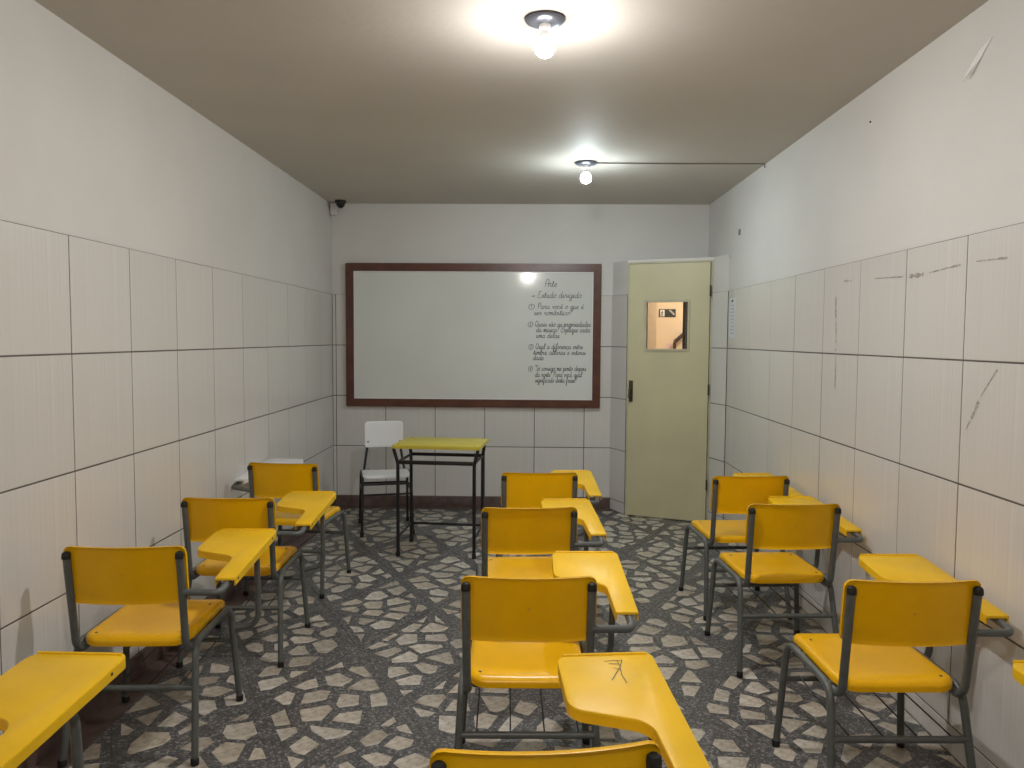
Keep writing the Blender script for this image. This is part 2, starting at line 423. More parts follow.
def stone_into(bm, q, c, tone, lay):
    h = 0.0016; b = 0.0022
    A = [bm.verts.new((v[0] - c[0], v[1] - c[1], -0.004)) for v in q]
    B = [bm.verts.new((v[0] - c[0], v[1] - c[1], h * 0.4)) for v in q]
    k0 = (sum(v[0] for v in q) / len(q), sum(v[1] for v in q) / len(q))
    Cc = [bm.verts.new((k0[0] - c[0] + (v[0] - k0[0]) * 0.97, k0[1] - c[1] + (v[1] - k0[1]) * 0.97, h)) for v in q]; n = len(q); fs = []
    for P, Q in ((A, B), (B, Cc)):
        for i in range(n): fs.append(bm.faces.new((P[i], P[(i + 1) % n], Q[(i + 1) % n], Q[i])))
    fs.append(bm.faces.new(Cc))
    for f_ in fs:
        for lp in f_.loops: lp[lay] = (*tone, 1)
rest = bmesh.new(); rl = rest.loops.layers.float_color.new('tone')
for i, (s, q, c, tone) in enumerate(stones):
    if i < 300:
        bm = bmesh.new(); ly = bm.loops.layers.float_color.new('tone'); stone_into(bm, q, c, tone, ly)
        obj('stone', mesh_of('stone', bm, 'stone'), floor, (c[0], c[1], 0))
    else: stone_into(rest, q, (0.0, 0.0), tone, rl)
o = obj('stone_field', mesh_of('stone_field', rest, 'stone'), floor); o['kind'] = 'stuff'; o['label'] = 'remaining small broken stones set in the floor'
obj('red_border', mesh_of('red_border', box(XL, XL + 0.115, YF, YB, -0.002, 0.0012), 'base'), floor)
obj('red_border', mesh_of('red_border', box(XL + 0.115, XK - 0.01, YB - 0.09, YB, -0.002, 0.0012), 'base'), floor)
# fine joint lines in the middle of the plain bands
for fam, (n_, o_) in enumerate(((N1, O1), (N2, O2))):
    for k in range(-14, 14):
        d = o_ + SP * k; t = (-n_[1], n_[0]); w_ = 0.0014
        poly = [(n_[0] * (d + s1 * w_) + t[0] * s2 * 12, n_[1] * (d + s1 * w_) + t[1] * s2 * 12) for s1, s2 in ((-1, -1), (1, -1), (1, 1), (-1, 1))]
        poly = clip(poly, (1, 0), X1); poly = clip(poly, (-1, 0), -X0); poly = clip(poly, (0, 1), Y1) if poly else poly; poly = clip(poly, (0, -1), 0.5) if poly else poly
        dv = (Vector((XR, YK)) - Vector((XK, YB))).normalized(); nn = (-dv.y, dv.x)
        if poly: poly = clip(poly, nn, nn[0] * XK + nn[1] * YB - 0.12)
        if len(poly) < 3: continue
        obj('joint_line', mesh_of('joint_line', prism(poly, -0.002, 0.0006), 'grout'), floor)

# ------------------------------------------------------------------ door corner
e_ = (DQ - DP).normalized(); DL = (DQ - DP).length; DA = math.atan2(e_.y, e_.x); DH = 2.185; PT = 2.20
def seg_slab(p, q, z0, z1, th=0.06):
    """upright slab between two floor points, face towards the room, thickness behind"""
    p, q = Vector(p), Vector(q); d = (q - p).normalized(); nb = Vector((-d.y, d.x)) * th
    return prism([p, q, q + nb, p + nb], z0, z1)
KL, KR = Vector((XK, YB)), Vector((XR, YK))
JL, JR = DP - e_ * 0.012, DQ + e_ * 0.018
wc = struct('wall_corner', seg_slab(KL, JL, 0, PT), 'paint', 'narrow tiled wall strip left of the cream door')
wc2 = struct('wall_corner_right', seg_slab(JR, KR, 0, PT), 'paint', 'narrow tiled wall strip right of the cream door')
def off(p, q, d): p, q = Vector(p), Vector(q); t = (q - p).normalized(); return math.atan2(t.y, t.x), (q - p).length
for par, p, q in ((wc, KL, JL), (wc2, JR, KR)):
    a, L = off(p, q, 0)
    tile_run(par, (p.x, p.y, 0), a, L, [], [1.93, 1.473, 1.016, 0.559, 0.102, 0.004])
# lintel and lid of the corner, closing the space behind the door
struct('wall_corner_lid', prism([KL, JL, JR, KR, (XR + .05, YB + .05)], PT, PT + 0.02), 'paint', 'flat top over the door corner')
fr = struct('trim_1', prism([JL, JR, JR + Vector((0.02, 0.06)), JL + Vector((0.02, 0.06))], DH, PT), 'frame', 'cream wooden lintel above the door', 'trim')
for nm, p, lab in (('trim_2', JL, 'cream wooden jamb at the handle side of the door'), ('trim_3', DQ, 'cream wooden jamb at the hinge side of the door')):
    q = p + e_ * (0.012 if nm == 'trim_2' else 0.018)
    struct(nm, seg_slab(p, q, 0, DH, 0.05), 'frame', lab, 'trim')
door = thing('door_1', 'closed greenish cream door with small square window', 'door', (DP.x, DP.y, 0), DA); door['kind'] = 'structure'
leafY0, leafY1 = -0.012, 0.024
obj('leaf', mesh_of('leaf', holed(0.003, DL - 0.006, 0.008, DH - 0.004, 0.152, 0.512, 1.455, 1.862, leafY0, leafY1), 'door'), door)
wf = obj('window_frame', mesh_of('window_frame', holed(0.140, 0.524, 1.443, 1.876, 0.158, 0.506, 1.461, 1.856, leafY0 - 0.010, leafY1 + 0.004), 'frame'), door)
obj('pane', mesh_of('pane', box(0.157, 0.507, 0.004, 0.007, 1.460, 1.857), 'glass'), wf)
hd = obj('handle_plate', mesh_of('handle_plate', bbox(0.012, 0.048, leafY0 - 0.006, leafY0, 1.00, 1.185, b=0.005), 'brass'), door)
obj('handle_lever', mesh_of('handle_lever', tube(fillet([(0.03, leafY0, 1.12), (0.03, leafY0 - 0.045, 1.12), (0.026, leafY0 - 0.05, 1.035)], 0.015), 0.010, 8), 'brass', 40), hd)
obj('keyhole', mesh_of('keyhole', bbox(0.024, 0.036, leafY0 - 0.0075, leafY0 - 0.005, 1.020, 1.034, b=0.001), 'rubber'), hd)
for z in (0.28, 1.08, 1.90):
    obj('hinge', mesh_of('hinge', tube([(DL - 0.001, leafY0 - 0.006, z), (DL - 0.001, leafY0 - 0.006, z + 0.09)], 0.007, 8), 'brass', 40), door)

# hall behind the door -----------------------------------------------------------
HY = 8.60; HX0, HX1 = 0.2, 3.2
struct('wall_hall_back', box(HX0, HX1, HY, HY + 0.1, 0, 2.6), 'hall', 'beige hall wall seen through the door window')
struct('wall_hall_left', box(HX0 - .1, HX0, YB + T, HY, 0, 2.6), 'hall', 'left side wall of the hall')
struct('wall_hall_right', box(HX1, HX1 + .1, YB + T, HY, 0, 2.6), 'hall', 'right side wall of the hall')
struct('wall_hall_front', box(XR + T, HX1, YB + .02, YB + T, 0, 2.6), 'hall', 'hall side of the back wall')
struct('floor_hall', box(HX0, HX1, YB + T, HY, -0.1, 0), 'hallfloor', 'hall floor beyond the door', 'floor')
struct('ceiling_hall', box(HX0, HX1, YB + T, HY, 2.6, 2.7), 'hall', 'hall ceiling beyond the door', 'ceiling')
px_ = at_y(656.5, 320, 8.1).x
struct('wall_hall_pier', box(HX0, px_, 8.1, HY, 0, 2.6), 'hall', 'beige pier at the left edge of the door window view')
struct('trim_4', box(OPX1, OPX1 + 0.05, YB - 0.02, YB + T + .02, 0.0, 2.15), 'rail', 'dark brown jamb behind the door window', 'trim')
a, b = at_y(658.8, 309, HY), at_y(675.6, 317.2, HY)
sg = thing('exit_sign', 'small black stair exit sign on the hall wall behind door window', 'sign', (a.x, HY, b.z))
SW, SH = b.x - a.x, a.z - b.z
obj('panel', mesh_of('panel', bbox(0, SW, -0.006, -0.0005, 0, SH, b=0.001, seg=1), 'signblack'), sg)
bm = bmesh.new()
add_box(bm, SW * .08, SW * .34, -0.0075, -0.006, SH * .10, SH * .90)
obj('white_door_mark', mesh_of('white_door_mark', bm, 'paper'), sg)
bm = bmesh.new(); u = SH / 10
for q in ([(1.2, 1.6), (2.6, 4)], [(2.6, 4), (3.9, 1.6)], [(2.6, 4), (2.9, 6.4)], [(1.3, 5), (2.9, 6.2), (4.3, 4.9)], [(2.95, 6.4), (3.1, 7.9)]):
    add_tube(bm, [(SW * .06 + x * u, -0.0085, y * u) for x, y in q], u * .42, 6)
obj('running_figure', mesh_of('running_figure', bm, 'signblack'), sg)
bm = bmesh.new()
st = []
for k in range(4): st += [(SW * (.58 + .085 * k), SH * (.82 - .17 * k)), (SW * (.58 + .085 * (k + 1)), SH * (.82 - .17 * k))]
add_tube(bm, [(x, -0.0075, z) for x, z in st], SH * .035, 6)
add_tube(bm, [(SW * .66, -0.0075, SH * .88), (SW * .93, -0.0075, SH * .35)], SH * .04, 6)
obj('stair_symbol', mesh_of('stair_symbol', bm, 'paper'), sg)
hp = [at_y(674.6, 360, HY - .08), at_y(674.6, 342, HY - .08), at_y(690, 328, HY - .08)]
hp[0] = Vector((hp[1].x, hp[1].y, 0.02)); ext = hp[2] + (hp[2] - hp[1]) * 2.2; ext.z = min(ext.z, 2.5)
hr = thing('handrail', 'dark wooden stair handrail rising behind the door window', 'handrail', (hp[0].x, hp[0].y, 0))
obj('post', mesh_of('post', tube([(0, 0, 0.0), (0, 0, hp[1].z)], 0.017, 8), 'rail', 40), hr)
obj('rail', mesh_of('rail', tube([(0, 0, hp[1].z), tuple(ext - hp[0])], 0.022, 8), 'rail', 40), hr)
a, b = at_y(666, 343.5, HY), at_y(672, 352, HY)
tag(obj('hall_poster', mesh_of('hall_poster', box(0, b.x - a.x, -0.003, -0.0005, 0, a.z - b.z), 'pink'), None, (a.x, HY, b.z)), 'small pinkish paper on hall wall beside the handrail', 'paper')

# ------------------------------------------------------------------ lights
def bulb_light(name, label, x, y, zc, m, sc=1.0):
    t = thing(name, label, 'light', (x, y, zc))
    obj('canopy', mesh_of('canopy', lathe([(0.0, -0.0005), (0.074, -0.0005), (0.076, -0.006), (0.070, -0.013), (0.050, -0.019), (0.024, -0.022), (0.0, -0.022)], 28), 'canopy', 40), t)
    obj('socket', mesh_of('socket', lathe([(0.0, -0.020), (0.021, -0.020), (0.022, -0.040), (0.018, -0.046), (0.0, -0.046)], 20), 'neck', 40), t)
    gl = lambda dd: [(0.038 * math.cos(a), -0.104 + 0.038 * math.sin(a)) for a in [math.radians(d) for d in dd]]
    g = obj('bulb', mesh_of('bulb', lathe(gl((-20, -32, -45, -60, -76)) + [(0.0, -0.142)], 20), m, 60), t)
    obj('bulb_shoulder', mesh_of('bulb_shoulder', lathe([(0.0205, -0.0700)] + gl((50, 30, 10, -8, -20)), 20), m + '_top', 60), g)
    obj('bulb_neck', mesh_of('bulb_neck', lathe([(0.0, -0.044), (0.015, -0.044), (0.0175, -0.055), (0.0207, -0.0700), (0.0, -0.0700)], 20), 'neck', 40), g)
    return t
bulb_light('bulb_light', 'larger lit bare bulb on ceiling, nearest the viewer', 0.057, 2.95, HC, 'bulb_near')
bulb_light('bulb_light', 'farther lit bare bulb on ceiling with cable to right wall', 0.389, 5.30, HC, 'bulb_far')
bulb_light('bulb_light', 'added unseen bulb on ceiling behind the viewer', 0.0, 0.35, HC, 'bulb_added')  # added out of view, presumed from evenly lit near walls and chair backs
bulb_light('hall_light', 'lit bulb on the hall ceiling beyond the door', 2.1, 7.75, 2.6, 'bulb_hall')
cb = tag(obj('ceiling_cable', mesh_of('ceiling_cable', tube([(0.46, 5.302, HC - 0.005), (1.0, 5.312, HC - 0.006), (XR - 0.004, 5.318, HC - 0.005), (XR - 0.004, 5.318, HC - 0.03)], 0.0045, 6), 'cable', 40)), 'thin cable running along ceiling from far bulb to right wall', 'cable')

# ------------------------------------------------------------------ whiteboard
BX0, BX1, BZ0, BZ1 = -1.628, 0.655, 0.922, 2.206
wbd = thing('whiteboard', 'large whiteboard in brown wooden frame with handwriting at right', 'whiteboard', ((BX0 + BX1) / 2, YB, BZ0))
hw = (BX1 - BX0) / 2; bh = BZ1 - BZ0; FWD = 0.070
obj('board_surface', mesh_of('board_surface', box(-hw + 0.03, hw - 0.03, -0.022, -0.004, 0.03, bh - 0.03), 'board'), wbd)
def bar(pts): # mitred frame bar in XZ
    bm = bmesh.new(); A = [bm.verts.new((x, -0.040, z)) for x, z in pts]; B = [bm.verts.new((x, -0.002, z)) for x, z in pts]
    bm.faces.new(A); bm.faces.new(B[::-1])
    for i in range(4): bm.faces.new((A[i], A[(i + 1) % 4], B[(i + 1) % 4], B[i]))
    bmesh.ops.bevel(bm, geom=bm.edges[:], offset=0.004, segments=2, affect='EDGES'); return bm
oo = [(-hw, 0), (hw, 0), (hw, bh), (-hw, bh)]; ii = [(-hw + FWD, FWD), (hw - FWD, FWD), (hw - FWD, bh - FWD), (-hw + FWD, bh - FWD)]
for i in range(4):
    j = (i + 1) % 4; obj('frame_bar', mesh_of('frame_bar', bar([oo[i], oo[j], ii[j], ii[i]]), 'wood'), wbd)
for i in range(4):
    j = (i + 1) % 4; k = 0.008
    i2 = [(x - math.copysign(k, x), z + (k if z < bh / 2 else -k)) for x, z in ii]
    bm = bmesh.new(); vv = [bm.verts.new((x, -0.026, z)) for x, z in (ii[i], ii[j], i2[j], i2[i])]; vb = [bm.verts.new((v.co.x, -0.020, v.co.z)) for v in vv]
    bm.faces.new(vv); bm.faces.new(vb[::-1])
    for q in range(4): bm.faces.new((vv[q], vv[(q + 1) % 4], vb[(q + 1) % 4], vb[q]))
    obj('inner_bead', mesh_of('inner_bead', bm, 'whiteplastic'), wbd)

# cursive stroke letters: x-height 1, ascender 2, descender -1
G = {
 'a': [[(.75,.8),(.4,1),(.05,.6),(.1,.1),(.4,0),(.7,.4),(.75,1),(.75,.2),(.95,0),(1.1,.2)]],
 'b': [[(0,.2),(.35,1.3),(.3,2),(.12,1.6),(.12,.2),(.4,0),(.7,.4),(.5,.9),(.8,.9)]],
 'c': [[(.7,.8),(.4,1),(.05,.6),(.1,.1),(.45,0),(.85,.3)]],
 'd': [[(.7,.8),(.4,1),(.05,.6),(.1,.1),(.4,0),(.72,.5),(.8,2),(.75,.2),(.95,0),(1.1,.2)]],
 'e': [[(0,.3),(.45,.5),(.6,.8),(.4,1),(.12,.7),(.12,.2),(.4,0),(.85,.3)]],
 'f': [[(0,.2),(.4,1.2),(.4,2),(.2,1.8),(.2,-.8),(.4,-.9),(.4,0),(.8,.3)]],
 'g': [[(.7,.8),(.4,1),(.05,.6),(.1,.1),(.4,0),(.7,.6),(.75,1),(.7,-.7),(.4,-1),(.2,-.7),(1.0,.2)]],
 'i': [[(0,.2),(.25,1),(.25,.2),(.4,0),(.6,.2)], [(.3,1.4),(.33,1.55)]],
 'l': [[(0,.2),(.4,1.3),(.35,2),(.15,1.6),(.18,.2),(.35,0),(.6,.2)]],
 'm': [[(0,.8),(.12,1),(.15,0),(.2,.7),(.4,1),(.5,.7),(.5,0),(.6,.8),(.8,1),(.9,.7),(.9,.2),(1.05,0),(1.2,.2)]],
 'n': [[(0,.8),(.12,1),(.15,0),(.2,.7),(.45,1),(.6,.7),(.6,.2),(.75,0),(.95,.2)]],
 'o': [[(.5,1),(.15,.8),(.08,.2),(.4,0),(.7,.4),(.6,.9),(.4,1),(.9,.85)]],
 'p': [[(0,.5),(.2,1),(.15,-1),(.2,.7),(.5,1),(.7,.6),(.55,.1),(.25,.05),(.9,.15)]],
 'q': [[(.7,.8),(.4,1),(.05,.6),(.1,.1),(.4,0),(.7,.6),(.72,1),(.7,-1),(.95,-.5),(1.0,.2)]],
 'r': [[(0,.3),(.2,1.05),(.3,.9),(.5,.95),(.5,.2),(.65,0),(.85,.2)]],
 's': [[(0,.2),(.35,1),(.55,.5),(.5,.05),(.15,.05),(.75,.2)]],
 't': [[(0,.2),(.3,1.7),(.25,.2),(.4,0),(.65,.2)], [(.0,1.25),(.55,1.25)]],
 'u': [[(0,.5),(.12,1),(.12,.2),(.3,0),(.6,.4),(.62,1),(.62,.2),(.78,0),(.95,.2)]],
 'v': [[(0,.8),(.12,1),(.3,0),(.6,.9),(.85,.9)]],
 'x': [[(0,.9),(.2,1),(.5,0),(.8,.1)], [(.65,1),(.05,0)]],
 'z': [[(0,.9),(.6,1),(.1,0),(.75,.1)]],
 'A': [[(0,0),(.1,1.6),(.5,2.1),(.9,1.6),(.95,0)], [(.1,.9),(.9,.9)]],
 'E': [[(1,1.9),(.5,2.1),(.2,1.6),(.6,1.15),(.1,.7),(.2,.1),(.6,-.1),(1.1,.3)]],
 'P': [[(.25,0),(.3,1.9),(.1,1.5),(.5,2.15),(1,1.7),(.8,1.1),(.3,1)]],
 'Q': [[(.6,2),(.15,1.6),(.1,.5),(.5,0),(1,.5),(1,1.5),(.6,2)], [(.6,.4),(1.2,-.2)]],
 'S': [[(.95,1.8),(.5,2.1),(.2,1.6),(.8,.8),(.6,.1),(.1,.2)]],
 '?': [[(.1,1.6),(.4,2),(.7,1.6),(.35,1),(.35,.5)], [(.35,.05),(.37,.15)]],
 ',': [[(.15,.1),(.05,-.3)]], '.': [[(.1,0),(.14,.1)]], '"': [[(.1,2),(.08,1.6)], [(.3,2),(.28,1.6)]],
 '>': [[(0,.5),(1.1,.5),(.8,.8)], [(1.1,.5),(.8,.2)]],
}
G['\u00e3'] = G['a'] + [[(.1,1.35),(.35,1.5),(.5,1.35),(.75,1.5)]]
G['\u00e2'] = G['a'] + [[(.15,1.3),(.4,1.6),(.65,1.3)]]
G['\u00ea'] = G['e'] + [[(.15,1.3),(.4,1.6),(.65,1.3)]]
G['\u00e9'] = G['e'] + [[(.35,1.3),(.6,1.6)]]; G['\u00f3'] = G['o'] + [[(.35,1.3),(.6,1.6)]]; G['\u00fa'] = G['u'] + [[(.35,1.3),(.6,1.6)]]
G['\u00e7'] = G['c'] + [[(.45,0),(.5,-.3),(.3,-.4)]]
def circ(n): return [(.6 + .95 * math.cos(2 * PI * k / 14), .7 + .95 * math.sin(2 * PI * k / 14)) for k in range(15)]
DIG = {'1': [[(.4,1),(.6,1.2),(.6,.2)]], '2': [[(.35,1),(.6,1.2),(.8,.9),(.35,.25),(.85,.25)]], '3': [[(.35,1.2),(.75,1.1),(.5,.75),(.8,.45),(.35,.2)]], '4': [[(.65,.2),(.65,1.2),(.3,.55),(.9,.55)]]}
for k in DIG: G['(' + k] = [circ(k)] + DIG[k]
LINES = [('Arte', 545, 557, 286.7, 1.3), ('> Estudo dirigido', 530.5, 581.5, 297.7, 1.15),
 ('(1 Para voc\u00ea o que \u00e9', 529.4, 583.6, 308.7, 1), ('ser rom\u00e2ntico?', 534, 571.5, 315, 1),
 ('(2 Quais s\u00e3o as propriedades', 528.7, 590.6, 326.4, 1), ('da m\u00fasica? Explique cada', 536, 590, 332, 1), ('uma delas.', 536, 560, 337.8, 1),
 ('(3 Qual a diferen\u00e7a entre', 529.3, 583, 348.8, 1), ('timbre, alturas e intensi', 533.4, 585.8, 354.6, 1), ('dade', 533, 543.5, 360, 1),
 ('(4 "S\u00f3 consigo me ponto depois', 529, 586, 370.6, 1), ('da noite" Para voc\u00ea, qual', 535, 582, 376.8, 1), ('significado desta frase?', 535, 576.5, 382.4, 1)]
def smooth2(p, n=3):
    if len(p) < 3: return p
    out = []
    for i in range(len(p) - 1):
        a, b, c, d = p[max(i - 1, 0)], p[i], p[i + 1], p[min(i + 2, len(p) - 1)]
        for k in range(n):
            t = k / n
            out.append(tuple(0.5 * (2 * b[q] + (c[q] - a[q]) * t + (2 * a[q] - 5 * b[q] + 4 * c[q] - d[q]) * t * t + (3 * b[q] - a[q] - 3 * c[q] + d[q]) * t ** 3) for q in (0, 1)))
    return out + [p[-1]]
rt = random.Random(5); YW = YB - 0.0228
for text, xa, xb, yb, hs in LINES:
    bm = bmesh.new()
    strokes = []; cx_ = 0; i = 0
    while i < len(text):
        ch = text[i]
        if ch == ' ': cx_ += .75; i += 1; continue
        if ch == '(': ch = text[i:i + 2]; i += 1
        gl = G[ch]; wd = max(x for s_ in gl for x, _ in s_)
        for s_ in gl: strokes.append([(cx_ + x + .18 * y, y * (1 + rt.uniform(-.05, .05))) for x, y in s_])
        cx_ += wd * (0.95 if ch.islower() else 1.1) + .06; i += 1
    A, B = at_y(xa, yb, YW), at_y(xb, yb, YW); sx = (B.x - A.x) / cx_; sz = 0.0245 * hs; hwid = 0.0021
    for s_ in strokes:
        p = [Vector((A.x + x * sx - wbd.location.x, A.z + y * sz - BZ0)) for x, y in smooth2(s_)]
        prev = None
        for k in range(len(p)):
            t = (p[min(k + 1, len(p) - 1)] - p[max(k - 1, 0)])
            if t.length < 1e-9: continue
            t.normalize(); n_ = Vector((-t.y, t.x)) * hwid
            cur = [bm.verts.new((p[k].x + n_.x, -0.0226, p[k].y + n_.y)), bm.verts.new((p[k].x - n_.x, -0.0226, p[k].y - n_.y))]
            if prev: bm.faces.new((prev[0], prev[1], cur[1], cur[0]))
            prev = cur
    me = mesh_of('written_line', bm, 'ink')
    obj('written_line', me, wbd)

# ------------------------------------------------------------------ armchair desks
ZOFF = 0.0
ZT = lambda x, y: 0.655 + ZOFF + (y - 0.05) * 0.075
def seat_surface(u, v):
    u, v = ease(u), ease(v)
    x, y, d = rounded(u, v, 0.390, 0.450, 0.06)
    z = 0.452 - 0.012 * math.cos(min(1, abs(x) / 0.2) * PI / 2) * math.cos(max(-1, min(1, (y + .03) / 0.2)) * PI / 2)
    if y > 0.12: z -= 0.05 * ((y - 0.12) / 0.11) ** 2 * 0.45
    if y < -0.17: z -= 0.012 * ((-.17 - y) / 0.057) ** 2
    k = max(0, 1 - d / 0.016); z -= 0.012 * k * k
    return Vector((x, y + 0.288, z))
def back_surface(u, v):
    u, v = ease(u), ease(v)
    x, zz, d = rounded(u, v, 0.428, 0.210, 0.026)
    t = zz / 0.210
    y = 0.020 - t * 0.022 - 0.030 * (1 - (x / 0.214) ** 2)
    k = max(0, 1 - d / 0.010); y -= 0.005 * k * k
    return Vector((x, y, 0.695 + zz))
def leg_paths(s):
    full = fillet([(s * .235, 0.0, 0.004), (s * .213, .085, .418), (s * .213, .470, .418), (s * .238, .495, 0.004)], 0.065, 6)
    full = [Vector(p) for p in full]
    k = next(i for i in range(len(full) - 1) if full[i].y < .2 < full[i + 1].y)
    return full[:k + 1] + [Vector((s * .213, .19, .418))], [Vector((s * .213, .19, .418)), Vector((s * .213, .38, .418))], [Vector((s * .213, .38, .418))] + full[k + 1:]
TAB = fillet([(x, y, 0) for x, y in ((.285, .085), (.360, .085), (.368, .650), (.108, .650), (.102, .385), (.282, .318))], [.006, .006, .035, .055, .055, .062], 7, closed=True)
def build_desk(side=1, tab_m='tablet'):
    t = thing('armchair_desk', 'desk chair', 'desk chair')
    ML = {}
    st = obj('seat', mesh_of('seat', sheet(seat_surface, 18, 18, (0, 0, -0.016)), 'yellow', 50), t)
    rv = mesh_of('rivet', lathe([(0.0, 0.0016), (0.004, 0.0012), (0.0055, 0), (0.0055, -.003)], 10), 'rivet', 50)
    for x in (-.155, .155):
        for y in (.105, .40):
            zz = min((seat_surface(a / 8 - 1, b / 8 - 1) - Vector((x, y, 0)) for a in range(17) for b in range(17)), key=lambda d: d.x ** 2 + d.y ** 2).z
            obj('rivet', rv, st, (x, y, zz))
    bk = obj('backrest', mesh_of('backrest', sheet(back_surface, 22, 12, (0, 0.013, 0)), 'yellow', 50), t)
    o = obj('rivet', mesh_of('rivet', lathe([(0.0, 0.0016), (0.004, 0.0012), (0.0055, 0), (0.0055, -.003)], 10), 'rim', 50), bk, (0.0, -0.0100, 0.70)); o.rotation_euler = (PI / 2, 0, 0)
    cap = mesh_of('foot_cap', lathe([(0.0, 0.0), (0.0140, 0.0), (0.0150, 0.003), (0.0150, 0.022), (0.0133, 0.025), (0.0, 0.025)], 12), 'rubber', 40)
    for s in (-1, 1):
        a, b, c = leg_paths(s)
        for p, foot in ((a, (s * .235, 0, 0)), (c, (s * .238, .495, 0))):
            lg = obj('leg', mesh_of('leg', tube(p, 0.0130), 'steel', 40), t)
            obj('foot_cap', cap, lg, foot)
        obj('seat_rail', mesh_of('seat_rail', tube(b, 0.0130), 'steel', 40), t)
        pp = fillet([(s * .197, -0.004, .772), (s * .195, .045, .402), (s * .190, .36, .402)], 0.055, 6)
        ps = obj('back_post', mesh_of('back_post', tube(pp, 0.0138), 'steel', 40), t)
        pc = obj('post_cap', mesh_of('post_cap', lathe([(0.0, 0.010), (0.007, 0.009), (0.0135, 0.004), (0.0150, -0.004), (0.0150, -0.016), (0.0138, -0.018)], 12), 'rubber', 40), ps, (s * .197, -0.0045, .774))
        pc.rotation_euler = (-0.13, 0, 0)
    obj('rear_crossbar', mesh_of('rear_crossbar', tube([(-.221, .0535, .262), (.221, .0535, .262)], 0.0115), 'steel', 40), t)
    obj('front_crossbar', mesh_of('front_crossbar', tube([(-.2215, .479, .270), (.2215, .479, .270)], 0.0105), 'steel', 40), t)
    for y in (.125, .40):
        obj('seat_support', mesh_of('seat_support', tube([(-.205, y, .416), (.205, y, .416)], 0.009), 'steel', 40), t)
    wire = mesh_of('rack_wire', tube([(0, .056, .274), (0, .478, .281)], 0.0028, 6), 'black', 40)
    for x in (-.165, -.055, .055, .165): obj('rack_wire', wire, t, (x, 0, 0))
    out = [(side * p.x, p.y) for p in TAB]
    bmt = plate(out, ZT, 0.009, 0.004); n = len(out); cen_sg = side
    for i in range(n):
        j = (i + 1) % n; p0, p1 = Vector(out[i]), Vector(out[j])
        if p0.y < .0955 and p1.y < .0955: continue          # the strip's end is open
        def inn(k):
            a = (Vector(out[k]) - Vector(out[k - 1])).normalized(); b = (Vector(out[(k + 1) % n]) - Vector(out[k])).normalized(); q = (a + b).normalized()
            return Vector(out[k]) + Vector((-q.y, q.x)) * side * .005
        q0, q1 = inn(i), inn(j)
        V = [bmt.verts.new((v.x, v.y, ZT(v.x, v.y) - d)) for v in (p0, p1, q1, q0) for d in (.0085, .030)]
        for f in ((0, 2, 3, 1), (4, 6, 7, 5), (1, 3, 5, 7), (0, 1, 7, 6), (2, 4, 5, 3)): bmt.faces.new([V[k] for k in f])
    tb = obj('tablet', mesh_of('tablet', bmt, tab_m, 35), t)
    lip = [(side * .125, .636), (side * .352, .636)]
    bm = bmesh.new(); add_tube(bm, [(lip[0][0], lip[0][1], ZT(*lip[0]) + .0005), (lip[1][0], lip[1][1], ZT(*lip[1]) + .0005)], 0.0045, 6)
    obj('pencil_ridge', mesh_of('pencil_ridge', bm, tab_m, 40), tb)
    sc_ = mesh_of('screw', lathe([(0.0, 0.0015), (0.004, 0.001), (0.005, 0), (0.005, -.002)], 8), 'rivet', 50)
    for y in (.12, .56):
        o = obj('screw', sc_, tb, (side * (.3605 + .008 * (y - .085) / .565), y, ZT(.37, y) - .013)); o.rotation_euler = (0, side * PI / 2, 0)
    zt = lambda y: ZT(0, y) - 0.0095 - 0.0125
    ap = fillet([(side * .20, .012, .630), (side * .328, .020, zt(.0) - .004), (side * .330, .07, zt(.07)), (side * .330, .455, zt(.455)), (side * .325, .485, .335), (side * .228, .480, .318)], [0, .05, .05, .07, .07, 0], 6)
    obj('tablet_arm', mesh_of('tablet_arm', tube(ap, 0.0125), 'steel', 40), t)
    return t
PROTO = build_desk(1); ZOFF = 0.018; LEFTY = build_desk(-1, 'whiteplastic'); ZOFF = 0.0
DESKS = [  # x, y of the backrest top, turn in degrees, label
 (-1.422, 2.655, 3.0, 'yellow tablet-arm chair by left wall, fully visible one nearest the viewer'),
 (-1.378, 3.490, 2.0, 'yellow tablet-arm chair by left wall, middle one behind the nearest complete chair'),
 (0.074, 4.235, 2.5, 'front yellow chair of the centre row, farthest from viewer, near the table'),
 (0.016, 3.350, 4.5, 'second yellow chair from the front in the centre row'),
 (0.011, 2.365, 1.5, 'third yellow chair from the front in the centre row, full backrest and seat showing'),
 (0.042, 1.362, 6.0, 'yellow chair at bottom edge of centre row, only backrest top and scribbled tablet show'),
 (1.228, 4.190, 4.0, 'yellow chair by right wall nearest the door'),
 (1.220, 3.480, 3.5, 'middle yellow chair by right wall, half covering the chair near the door'),
 (1.208, 2.375, 1.5, 'large yellow chair by right wall nearest the viewer, backrest uncovered'),
 (-1.431, 1.345, -1.0, 'yellow chair at bottom left corner, only its tablet in view'),
 (1.186, 1.370, 2.0, 'yellow chair beyond right edge, only its tablet corner in view'),
]
for i, (x, y, a, lab) in enumerate(DESKS):
    o = PROTO if i == 0 else copy_tree(PROTO)
    o.location = (x, y, 0.0016); o.rotation_euler = (0, 0, math.radians(a)); o['label'] = lab; o['group'] = 'yellow tablet-arm desk chairs'
LEFTY.location = (-1.437, 4.47, 0.0016); LEFTY.rotation_euler = (0, 0, math.radians(-5))
LEFTY['label'] = 'yellow chair with white tablet on its left, farthest by left wall'; LEFTY['group'] = 'yellow tablet-arm desk chairs'
